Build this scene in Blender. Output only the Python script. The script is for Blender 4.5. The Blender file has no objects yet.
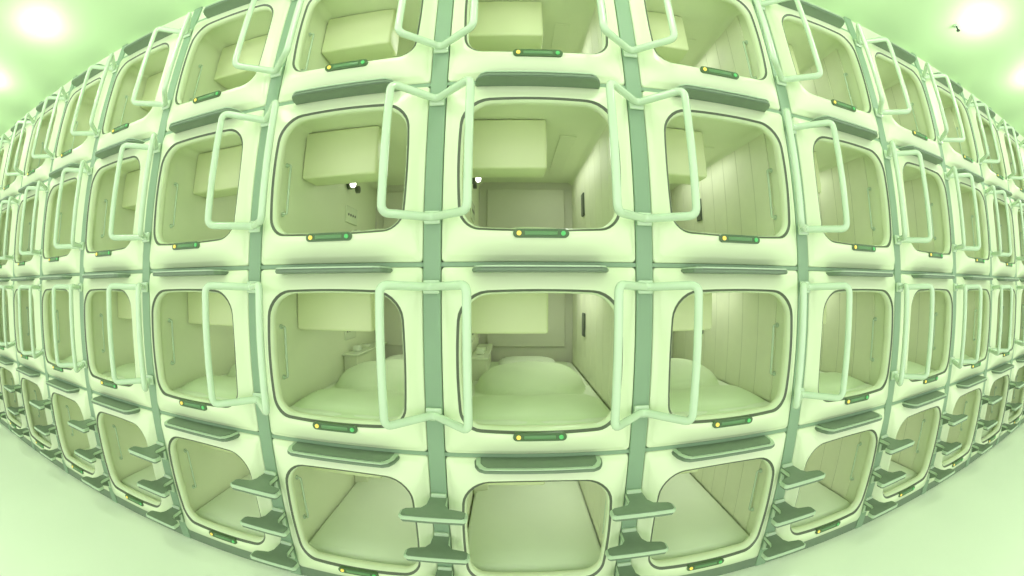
import bpy, bmesh, math, random
from mathutils import Vector, Matrix
random.seed(3)
sc = bpy.context.scene
W, H, D = 1.10, 1.02, 2.0
Z0 = 0.08
NC = 12           # columns each side
CEIL = 4.33
sc.view_settings.view_transform = 'Standard'
sc.view_settings.look = 'None'

# ---------------------------------------------------------------- materials
def mat(name, col, rough=0.5, noise=0.0, scale=6.0, emit=None, es=0.0, metal=0.0, coat=0.0):
    m = bpy.data.materials.new(name); m.use_nodes = True
    nt = m.node_tree; b = nt.nodes['Principled BSDF']
    b.inputs['Base Color'].default_value = (*col, 1)
    b.inputs['Roughness'].default_value = rough
    b.inputs['Metallic'].default_value = metal
    b.inputs['Coat Weight'].default_value = coat
    if noise > 0:
        tc = nt.nodes.new('ShaderNodeTexCoord')
        n = nt.nodes.new('ShaderNodeTexNoise'); n.inputs['Scale'].default_value = scale
        n.inputs['Detail'].default_value = 2
        nt.links.new(tc.outputs['Object'], n.inputs['Vector'])
        mx = nt.nodes.new('ShaderNodeMix'); mx.data_type = 'RGBA'
        mx.inputs[6].default_value = (*[c*(1-noise) for c in col], 1)
        mx.inputs[7].default_value = (*[min(1, c*(1+noise)) for c in col], 1)
        nt.links.new(n.outputs['Fac'], mx.inputs[0])
        nt.links.new(mx.outputs[2], b.inputs['Base Color'])
    if emit:
        b.inputs['Emission Color'].default_value = (*emit, 1)
        b.inputs['Emission Strength'].default_value = es
    return m

M_SHELL = mat('moulded_plastic', (0.79, 0.89, 0.63), 0.26, 0.02, 3)
M_IN    = mat('capsule_lining', (0.78, 0.86, 0.60), 0.5, 0.02, 3)
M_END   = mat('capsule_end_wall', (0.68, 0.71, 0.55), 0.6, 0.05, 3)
M_SEAL  = mat('dark_window_seal', (0.13, 0.155, 0.11), 0.4)
M_POST  = mat('divider_metal', (0.26, 0.395, 0.26), 0.45, 0.04, 5)
M_TUBE  = mat('painted_tube', (0.59, 0.74, 0.55), 0.15, coat=0.5)
M_STEP  = mat('step_rubber', (0.18, 0.25, 0.17), 0.5, 0.08, 20)
M_STEPT = mat('step_edge', (0.50, 0.64, 0.46), 0.35)
M_SHEET = mat('bed_sheet', (0.81, 0.91, 0.70), 0.8, 0.03, 4)
M_DUVET = mat('duvet_cloth', (0.74, 0.88, 0.59), 0.85, 0.03, 5)
M_CONS  = mat('console_plastic', (0.80, 0.88, 0.54), 0.4, 0.02, 3)
M_PLANK = mat('pale_panelling', (0.76, 0.81, 0.58), 0.55, 0.05, 8)
M_GROOVE= mat('panel_groove', (0.55, 0.60, 0.41), 0.7)
M_BLACK = mat('black_plastic', (0.03, 0.04, 0.035), 0.35)
M_VENT  = mat('vent_grey', (0.10, 0.13, 0.09), 0.4)
M_PANEL = mat('control_plate', (0.08, 0.15, 0.065), 0.3)
M_BAR   = mat('control_bar', (0.13, 0.28, 0.12), 0.3)
M_AMB   = mat('amber_led', (0.8, 0.6, 0.1), 0.4, emit=(1, 0.72, 0.15), es=0.5)
M_GRN   = mat('green_led', (0.1, 0.5, 0.15), 0.4, emit=(0.15, 0.8, 0.2), es=0.15)
M_LAMP  = mat('lamp_glass', (1, 1, 0.9), 0.4, emit=(1, 1, 0.85), es=4)
M_CEILL = mat('ceiling_lamp_glass', (1, 1, 1), 0.4, emit=(0.95, 1, 0.9), es=6)
M_CEIL  = mat('ceiling_paint', (0.62, 0.82, 0.51), 0.7, 0.03, 1)
M_FLOOR = mat('floor_vinyl', (0.88, 0.95, 0.81), 0.45, 0.03, 1)
M_WALL  = mat('wall_paint', (0.76, 0.88, 0.63), 0.7, 0.03, 1)

# ---------------------------------------------------------------- mesh builder
class MB:
    def __init__(s, name): s.n=name; s.v=[]; s.f=[]; s.m=[]; s.s=[]; s.mats=[]
    def mi(s, m):
        if m not in s.mats: s.mats.append(m)
        return s.mats.index(m)
    def face(s, idx, m, smooth=True):
        s.f.append(tuple(idx)); s.m.append(s.mi(m)); s.s.append(smooth)
    def addbm(s, bm, m, smooth=False):
        o=len(s.v); bm.verts.ensure_lookup_table()
        for i,v in enumerate(bm.verts): v.index=i; s.v.append(tuple(v.co))
        for f in bm.faces: s.face([o+v.index for v in f.verts], m, smooth)
        bm.free()
    def box(s, lo, hi, m, bev=0.0, seg=2, smooth=None):
        bm=bmesh.new(); bmesh.ops.create_cube(bm,size=1)
        for v in bm.verts:
            v.co=Vector([lo[k]+(v.co[k]+.5)*(hi[k]-lo[k]) for k in range(3)])
        if bev>0: bmesh.ops.bevel(bm,geom=bm.edges[:],offset=bev,segments=seg,affect='EDGES',profile=.5)
        s.addbm(bm,m,bev>0 if smooth is None else smooth)
    def cyl(s, p, axis, r, h, m, r2=None, seg=20, bev=0):
        bm=bmesh.new(); bmesh.ops.create_cone(bm,cap_ends=True,segments=seg,radius1=r,radius2=r if r2 is None else r2,depth=h)
        q=Vector((0,0,1)).rotation_difference(Vector(axis).normalized()).to_matrix().to_4x4()
        bmesh.ops.transform(bm,matrix=Matrix.Translation(p)@q,verts=bm.verts)
        s.addbm(bm,m,False)
    def tube(s, pts, r, m, closed=False, seg=10):
        n=len(pts); pts=[Vector(p) for p in pts]; o=len(s.v); up=None
        for i,p in enumerate(pts):
            if closed: t=(pts[(i+1)%n]-pts[i-1]).normalized()
            else: t=(pts[min(i+1,n-1)]-pts[max(i-1,0)]).normalized()
            if up is None:
                up=t.orthogonal().normalized()
            else:
                up=(up-t*up.dot(t)).normalized()
            bi=t.cross(up)
            for k in range(seg):
                a=2*math.pi*k/seg
                s.v.append(tuple(p+up*math.cos(a)*r+bi*math.sin(a)*r))
        last=n if closed else n-1
        for i in range(last):
            j=(i+1)%n
            off=0
            if closed and j==0:
                best=min(range(seg),key=lambda q:(Vector(s.v[o+i*seg])-Vector(s.v[o+q])).length); off=best
            for k in range(seg):
                k2=(k+1)%seg
                s.face([o+i*seg+k,o+i*seg+k2,o+j*seg+(k2+off)%seg,o+j*seg+(k+off)%seg],m)
        if not closed:
            s.face([o+k for k in range(seg)][::-1],m,False); s.face([o+(n-1)*seg+k for k in range(seg)],m,False)
    def prism(s, poly, z0, z1, m, bev=0.0):
        bm=bmesh.new()
        vs=[bm.verts.new((x,y,z0)) for x,y in poly]; f=bm.faces.new(vs)
        r=bmesh.ops.extrude_face_region(bm,geom=[f])
        for e in r['geom']:
            if isinstance(e,bmesh.types.BMVert): e.co.z=z1
        bmesh.ops.recalc_face_normals(bm,faces=bm.faces)
        if bev>0: bmesh.ops.bevel(bm,geom=bm.edges[:],offset=bev,segments=2,affect='EDGES')
        s.addbm(bm,m,False)
    def mesh(s):
        me=bpy.data.meshes.new(s.n); me.from_pydata(s.v,[],s.f)
        for m in s.mats: me.materials.append(m)
        me.polygons.foreach_set('material_index',s.m); me.polygons.foreach_set('use_smooth',s.s)
        bm=bmesh.new(); bm.from_mesh(me); bmesh.ops.recalc_face_normals(bm,faces=bm.faces); bm.to_mesh(me); bm.free()
        me.update(); return me

def obj(name, me, loc=(0,0,0), parent=None):
    o=bpy.data.objects.new(name,me); sc.collection.objects.link(o); o.location=loc
    if parent: o.parent=parent
    return o

def fillet(pts, r, closed=True, n=5):
    out=[]; N=len(pts); pts=[Vector(p) for p in pts]
    for i in range(N):
        p=pts[i]
        if not closed and i in (0,N-1): out.append(p); continue
        a=pts[i-1]; b=pts[(i+1)%N]
        da=(a-p).normalized(); db=(b-p).normalized()
        rr=min(r,(a-p).length*.45,(b-p).length*.45)
        A=p+da*rr; B=p+db*rr
        for k in range(n+1):
            t=k/n; out.append(A*(1-t)**2+p*2*t*(1-t)+B*t*t)
    return out

# ---------------------------------------------------------------- capsule shell
def loop(hw, hh, cz, rt, rb, y, bulge=0.0, chin=0.0, nc=8, ns=8, pinch=0.0):
    """rounded rectangle, counter-clockwise seen from the corridor"""
    pts=[]
    cs=[(hw-rb,-hh+rb,rb,-90),(hw-rt,hh-rt,rt,0),(-hw+rt,hh-rt,rt,90),(-hw+rb,-hh+rb,rb,180)]
    for i,(cx,cy,r,a0) in enumerate(cs):
        for k in range(nc):
            a=math.radians(a0+90*k/(nc-1)); pts.append([cx+r*math.cos(a),cy+r*math.sin(a)])
        nx=cs[(i+1)%4]; a=math.radians(nx[3]); e=(nx[0]+nx[2]*math.cos(a),nx[1]+nx[2]*math.sin(a)); st=pts[-1]
        for k in range(1,ns):
            t=k/ns; pts.append([st[0]+(e[0]-st[0])*t, st[1]+(e[1]-st[1])*t])
    out=[]
    for x,z in pts:
        if bulge:
            x+=math.copysign(bulge,x)*max(0,1-(z/hh)**2)*min(1,abs(x)/hw)
            z+=math.copysign(bulge*.8,z)*max(0,1-(x/hw)**2)*min(1,abs(z)/hh)
        if pinch:
            x-=math.copysign(pinch,x)*max(0,1-(z/.42)**2)*min(1,abs(x)/hw)**6
        zz=z+cz; yy=y
        if chin:
            t=max(0,min(1,(0.26-zz)/0.14)); t=t*t*(3-2*t)
            yy-=chin*t*max(0,1-(x/0.5)**4)
        out.append((x,yy,zz))
    return out

def build_shell():
    b=MB('capsule_shell')
    CZ=.526
    Ls=[(loop(.502,.498,.51,.02,.02,.10),M_SHELL),
        (loop(.502,.498,.51,.02,.02,.030),M_SHELL),
        (loop(.500,.496,.51,.022,.022,.018),M_SHELL),
        (loop(.495,.491,.51,.026,.026,.012),M_SHELL),
        (loop(.490,.484,.511,.03,.03,.010,0,.003,pinch=.008),M_SHELL),
        (loop(.480,.472,.511,.04,.04,-.004,0,.008,pinch=.018),M_SHELL),
        (loop(.474,.462,.511,.05,.05,-.010,0,.010,pinch=.020),M_SHELL),
        (loop(.452,.430,.516,.09,.08,-.018,.002,.022,pinch=.008),M_SHELL),
        (loop(.425,.392,.522,.12,.10,-.027,.010,.032),M_SHELL),
        (loop(.408,.360,CZ,.14,.10,-.036,.018,.032),M_SHELL),
        (loop(.403,.355,CZ,.14,.10,-.037,.018,.026),M_SHELL),
        (loop(.401,.353,CZ,.14,.10,-.030,.018,.020),M_SEAL),
        (loop(.390,.343,CZ,.135,.09,-.028,.018,.016),M_SEAL),
        (loop(.389,.342,CZ,.135,.09,-.020,.018,.010),M_SHELL),
        (loop(.384,.337,CZ,.13,.09,-.014,.017,.006),M_SHELL),
        (loop(.382,.335,CZ,.13,.09,.000,.017,0),M_SHELL),
        (loop(.384,.337,CZ,.13,.09,.030,.016,0),M_IN),
        (loop(.402,.360,CZ,.12,.09,.055,.010,0),M_IN),
        (loop(.478,.452,.510,.06,.05,.075),M_IN),
        (loop(.482,.456,.510,.06,.05,.12),M_IN),
        (loop(.482,.456,.510,.06,.05,2.02),M_IN),
        (loop(.470,.444,.510,.06,.05,2.05),M_END),
        ]
    N=len(Ls[0][0])
    for L,_ in Ls: b.v.extend(L)
    for i in range(len(Ls)-1):
        m=Ls[i+1][1]
        for k in range(N):
            k2=(k+1)%N
            b.face([i*N+k,i*N+k2,(i+1)*N+k2,(i+1)*N+k],m)
    b.face([(len(Ls)-1)*N+k for k in range(N)],M_END,False)
    return b.mesh()

def build_visor():
    b=MB('top_ledge')
    poly=[(-.345,.02),(-.335,-.06),(-.315,-.105),(-.28,-.125),(.28,-.125),(.315,-.105),(.335,-.06),(.345,.02)]
    b.prism(poly,.978,1.000,M_STEP,.005)
    poly=[(-.335,.02),(-.328,-.06),(-.308,-.108),(-.278,-.130),(.278,-.130),(.308,-.108),(.328,-.06),(.335,.02)]
    b.prism(poly,1.000,1.008,M_STEPT,.002)
    poly=[(-.31,.02),(-.305,-.055),(-.285,-.095),(-.265,-.112),(.265,-.112),(.285,-.095),(.305,-.055),(.31,.02)]
    b.prism(poly,1.007,1.013,M_STEP,.001)
    return b.mesh()

def build_bedding(mode):
    b=MB('bedding')
    b.box((-.468,.135,.075),(.468,2.0,.150),M_SHEET,.03,3)
    nx,ny=48,84; o=len(b.v)
    for j in range(ny+1):
        y=.13+1.86*j/ny
        for i in range(nx+1):
            x=-.465+.93*i/nx
            ex=max(0,1-(abs(x)/.47)**6); ey=max(0,1-max(0,(.32-y)/.20)**2.2)
            if mode=='mound':
                q=(abs(x)/.41)**2.3+(abs(y-1.0)/.40)**2.3
                h=max(0,1-q)**.5
                roll=max(0,1-(abs(y-.42)/.22)**2)**.6
                z=.135+.025*ex*ey+.060*roll*ex+.165*h*(1-.3*roll)
                z+=.005*math.sin(9*x+5*y)*math.sin(7*y-3*x)*ex+.003*math.sin(23*x+3*math.sin(6*y))*ex
            else:
                z=.135+.035*ex*ey+.002*math.sin(6*x+4*y)*ex
            b.v.append((x,y,z))
    m=M_DUVET if mode=='mound' else M_SHEET
    for j in range(ny):
        for i in range(nx):
            a=o+j*(nx+1)+i; b.face([a,a+1,a+nx+2,a+nx+1],m)
    for i in range(nx):
        a=o+i; p=len(b.v)
        b.v.append((b.v[a][0],.128,.09)); b.v.append((b.v[a+1][0],.128,.09))
        b.face([a+1,a,p,p+1],m)
    bm=bmesh.new(); bmesh.ops.create_uvsphere(bm,u_segments=24,v_segments=14,radius=1)
    for v in bm.verts:
        x,y,z=v.co
        f=lambda q:math.copysign(abs(q)**.55,q)
        v.co=(f(x)*.27,1.70+f(y)*.16,.195+z*.06)
    b.addbm(bm,M_SHEET,True)
    return b.mesh()

def build_console():
    b=MB('overhead_console')
    b.box((-.478,.41,.622),(.078,.64,.962),M_CONS,.018,3,True)
    b.box((-.40,.64,.66),(.03,.655,.93),M_BLACK,.004,1)
    return b.mesh()

def build_fittings():
    b=MB('fittings')
    y=.22
    while y<1.95:
        w=min(.205,1.99-y)
        b.box((.470,y,.15),(.4815,y+w,.935),M_PLANK,.002,1,False); y+=w
        b.box((.472,y,.15),(.4815,y+.006,.935),M_GROOVE); y+=.006
    b.box((-.40,2.03,.30),(.40,2.045,.90),M_END,.01,1,False)
    b.box((.457,1.29,.49),(.469,1.39,.69),M_VENT,.004,1,False)
    b.box((.454,1.30,.50),(.459,1.38,.68),M_SEAL,.0,1)
    b.box((-.478,1.18,.10),(-.35,1.98,.325),M_IN,.012,2,False)
    b.box((-.478,1.15,.325),(-.33,1.98,.345),M_SHELL,.006,2,False)
    b.box((-.44,1.30,.345),(-.38,1.38,.39),M_SHEET,.008)
    b.box((-.46,1.50,.345),(-.37,1.60,.375),M_SHELL,.008)
    b.box((-.483,1.22,.45),(-.470,1.48,.60),M_SHELL,.004,1,False)
    for k in range(4): b.cyl((-.469,1.27+.05*k,.525),(1,0,0),.012,.006,M_SEAL,seg=12)
    b.cyl((-.468,1.25,.79),(1,0,0),.045,.03,M_SEAL)
    b.cyl((-.440,1.23,.785),(.8,-.6,-.2),.034,.05,M_SEAL,r2=.040)
    b.cyl((-.420,1.213,.780),(.8,-.6,-.2),.030,.008,M_LAMP)
    b.cyl((-.468,1.45,.79),(1,0,0),.035,.03,M_SEAL)
    for sx in (-1,1):
        pts=fillet([(sx*.478,.20,.34),(sx*.445,.20,.34),(sx*.445,.20,.66),(sx*.478,.20,.66)],.02,False,4)
        b.tube(pts,.008,M_TUBE,seg=8)
        b.cyl((sx*.474,.20,.34),(1,0,0),.016,.008,M_TUBE,seg=12); b.cyl((sx*.474,.20,.66),(1,0,0),.016,.008,M_TUBE,seg=12)
    # thin lining-coloured plate, made up as a source for the added fill light
    b.box((.20,.70,.958),(.32,1.70,.966),M_IN,.002,1,False)
    # control plate under the window
    pl=[]
    for k in range(12): a=math.radians(-90+180*k/11); pl.append((.115+.022*math.cos(a),.022*math.sin(a)))
    for k in range(12): a=math.radians(90+180*k/11); pl.append((-.115+.022*math.cos(a),.022*math.sin(a)))
    bm=bmesh.new(); vs=[bm.verts.new((x,0,z)) for x,z in pl]; f=bm.faces.new(vs)
    r=bmesh.ops.extrude_face_region(bm,geom=[f])
    for e in r['geom']:
        if isinstance(e,bmesh.types.BMVert): e.co.y=-.025
    bmesh.ops.recalc_face_normals(bm,faces=bm.faces)
    PZ=.146
    bmesh.ops.translate(bm,vec=(0,-.047,PZ),verts=bm.verts)
    b.addbm(bm,M_PANEL,False)
    b.cyl((-.108,-.074,PZ),(0,1,0),.0115,.008,M_AMB,seg=14)
    b.cyl((.108,-.074,PZ),(0,1,0),.0115,.008,M_GRN,seg=14)
    b.box((-.08,-.075,PZ-.010),(.08,-.071,PZ+.010),M_BAR,.002,1)
    return b.mesh()

shell=build_shell(); visor=build_visor(); bedA=build_bedding('mound'); bedB=build_bedding('flat')
console=build_console(); fit=build_fittings()
ll=bpy.data.lights.new('capsule_fill','AREA'); ll.energy=2.6; ll.color=(.96,1,.90)  # fill light added to brighten the capsule interiors
ll.shape='RECTANGLE'; ll.size=.12; ll.size_y=1.0

for r in range(4):
    for c in range(-NC,NC+1):
        e=bpy.data.objects.new('sleeping_capsule',None); sc.collection.objects.link(e)
        e.location=(c*W,0,Z0+r*H); e.empty_display_size=.2
        obj('shell',shell,parent=e); obj('top_ledge',visor,parent=e)
        obj('bedding',bedB if r==0 else bedA,parent=e)
        obj('overhead_console',console,parent=e); obj('interior_fittings',fit,parent=e)
        if abs(c)<=4:
            l=bpy.data.objects.new('added_fill_light',ll); sc.collection.objects.link(l); l.parent=e; l.location=(.26,1.2,.955)  # added fill under the capsule roof, central columns only

# ---------------------------------------------------------------- posts and rails
b=MB('divider_post'); b.box((-.046,.012,0.001),(.046,.14,CEIL-.001),M_POST,.004,1,False); post=b.mesh()
b=MB('handle')
path=fillet([(0,-.012,.905),(-.205,-.215,.915),(-.205,-.215,.232),(0,-.012,.240),(.205,-.215,.232),(.205,-.215,.915)],.045,True,6)
b.tube(path,.0215,M_TUBE,closed=True,seg=14)
for z in (.24,.905):
    b.box((-.042,-.012,z-.035),(.042,.011,z+.035),M_TUBE,.008,2)
handle=b.mesh()
b=MB('step')
poly=[(-.05,.011),(-.055,-.09),(-.08,-.13),(-.165,-.15),(-.18,-.165),(-.18,-.215),(-.165,-.228),
      (.165,-.228),(.18,-.215),(.18,-.165),(.165,-.15),(.08,-.13),(.055,-.09),(.05,.011)]
b.prism(poly[::-1],-.020,.004,M_STEPT,.003)
b.prism([(x*.93,-.005+(y)*.965) for x,y in poly][::-1],.0035,.009,M_STEP,.001)
b.prism([(x*.95,-.003+y*.975) for x,y in poly][::-1],-.034,-.019,M_STEP,.003)
b.box((-.044,-.01,-.11),(.044,.011,.03),M_STEPT,.008,2)
bm=bmesh.new(); vs=[bm.verts.new(p) for p in [(-.02,.0,-.02),(-.02,-.16,-.02),(-.02,.0,-.10)]]; f=bm.faces.new(vs)
r=bmesh.ops.extrude_face_region(bm,geom=[f])
for g in r['geom']:
    if isinstance(g,bmesh.types.BMVert): g.co.x=.02
bmesh.ops.recalc_face_normals(bm,faces=bm.faces); b.addbm(bm,M_STEP)
step=b.mesh()
for c in range(-NC,NC+2):
    x=(c-.5)*W
    obj('divider_post',post,(x,0,0))
    for r in range(1,4): obj('grab_handle',handle,(x,0,Z0+r*H))
    for z in (.28,.555,.83): obj('ladder_step',step,(x,0,z))
XL,XR=-(NC+.5)*W-.35,(NC+.5)*W+.35
for r in range(5):
    b=MB('rail'); z=Z0+r*H
    z0,z1=(z-.011,z+.011) if r>0 else (0.001,z+.011)
    b.box((XL,.022,z0),(XR,.13,z1),M_POST if 0<r else M_STEP); obj('trim_%d'%(r+1),b.mesh())

# ---------------------------------------------------------------- room
def simple(name,lo,hi,m):
    b=MB(name); b.box(lo,hi,m); return obj(name,b.mesh())
YB=-4.2
simple('floor',(XL-.1,YB,-.1),(XR+.1,2.2,0),M_FLOOR)
simple('ceiling',(XL-.1,YB,CEIL),(XR+.1,2.2,CEIL+.1),M_CEIL)
simple('wall_front',(XL,.03,Z0+4*H+.014),(XR,.13,CEIL),M_WALL)
simple('wall_left',(XL-.1,YB,0),(XL,2.2,CEIL),M_WALL)
simple('wall_right',(XR,YB,0),(XR+.1,2.2,CEIL),M_WALL)

# ceiling lamps
b=MB('ceiling_lamp')
bm=bmesh.new(); bmesh.ops.create_uvsphere(bm,u_segments=28,v_segments=14,radius=.15)
for v in bm.verts: v.co.z=-.001+min(0,v.co.z)*.4
b.addbm(bm,M_CEILL,True); lamp=b.mesh()
pl=bpy.data.lights.new('lamp_glow','POINT'); pl.energy=11; pl.color=(.95,1,.9); pl.shadow_soft_size=.12
x=3.93-1.646*10
while x<XR-.3:
    if x>XL+.3:
        o=obj('ceiling_lamp',lamp,(x,-.92,CEIL))
        l=bpy.data.objects.new('glow',pl); sc.collection.objects.link(l); l.parent=o; l.location=(0,0,-.30)
    x+=1.646
b=MB('sprinkler_head')
b.cyl((0,0,-.006),(0,0,1),.035,.012,M_STEPT); b.cyl((0,0,-.03),(0,0,1),.010,.05,M_BLACK); b.cyl((0,0,-.056),(0,0,1),.022,.004,M_BLACK)
spr=b.mesh()
for x in (-7.6,-3.75,3.80,7.6): obj('sprinkler_head',spr,(x,-1.12 if x<0 else -.66,CEIL))

# world
w=bpy.data.worlds.new('world'); sc.world=w; w.use_nodes=True
bg=w.node_tree.nodes['Background']; bg.inputs[0].default_value=(.95,1,.89,1); bg.inputs[1].default_value=1.58

# ---------------------------------------------------------------- fisheye camera
cd=bpy.data.cameras.new('camera'); cam=bpy.data.objects.new('camera',cd); sc.collection.objects.link(cam)
cam.location=(-.142,-D,2.0); cam.rotation_euler=(math.radians(90),0,0); sc.camera=cam
cd.type='PANO'; cd.sensor_fit='HORIZONTAL'; cd.sensor_width=36; cd.sensor_height=36*576/1024
k1=-math.radians(1/7.0)/(36/1024)
def setp(k,v):
    for t in (getattr(cd,'cycles',None),cd):
        if t is not None and hasattr(t,k):
            try: setattr(t,k,v); return
            except Exception as ex: print('ERR',k,ex)
    print('MISSING',k)
setp('panorama_type','FISHEYE_LENS_POLYNOMIAL')
setp('fisheye_fov',math.radians(200))
setp('fisheye_polynomial_k0',0.0); setp('fisheye_polynomial_k1',k1)
for q in ('k2','k3','k4'): setp('fisheye_polynomial_'+q,0.0)
cd.clip_start=.05; cd.clip_end=200
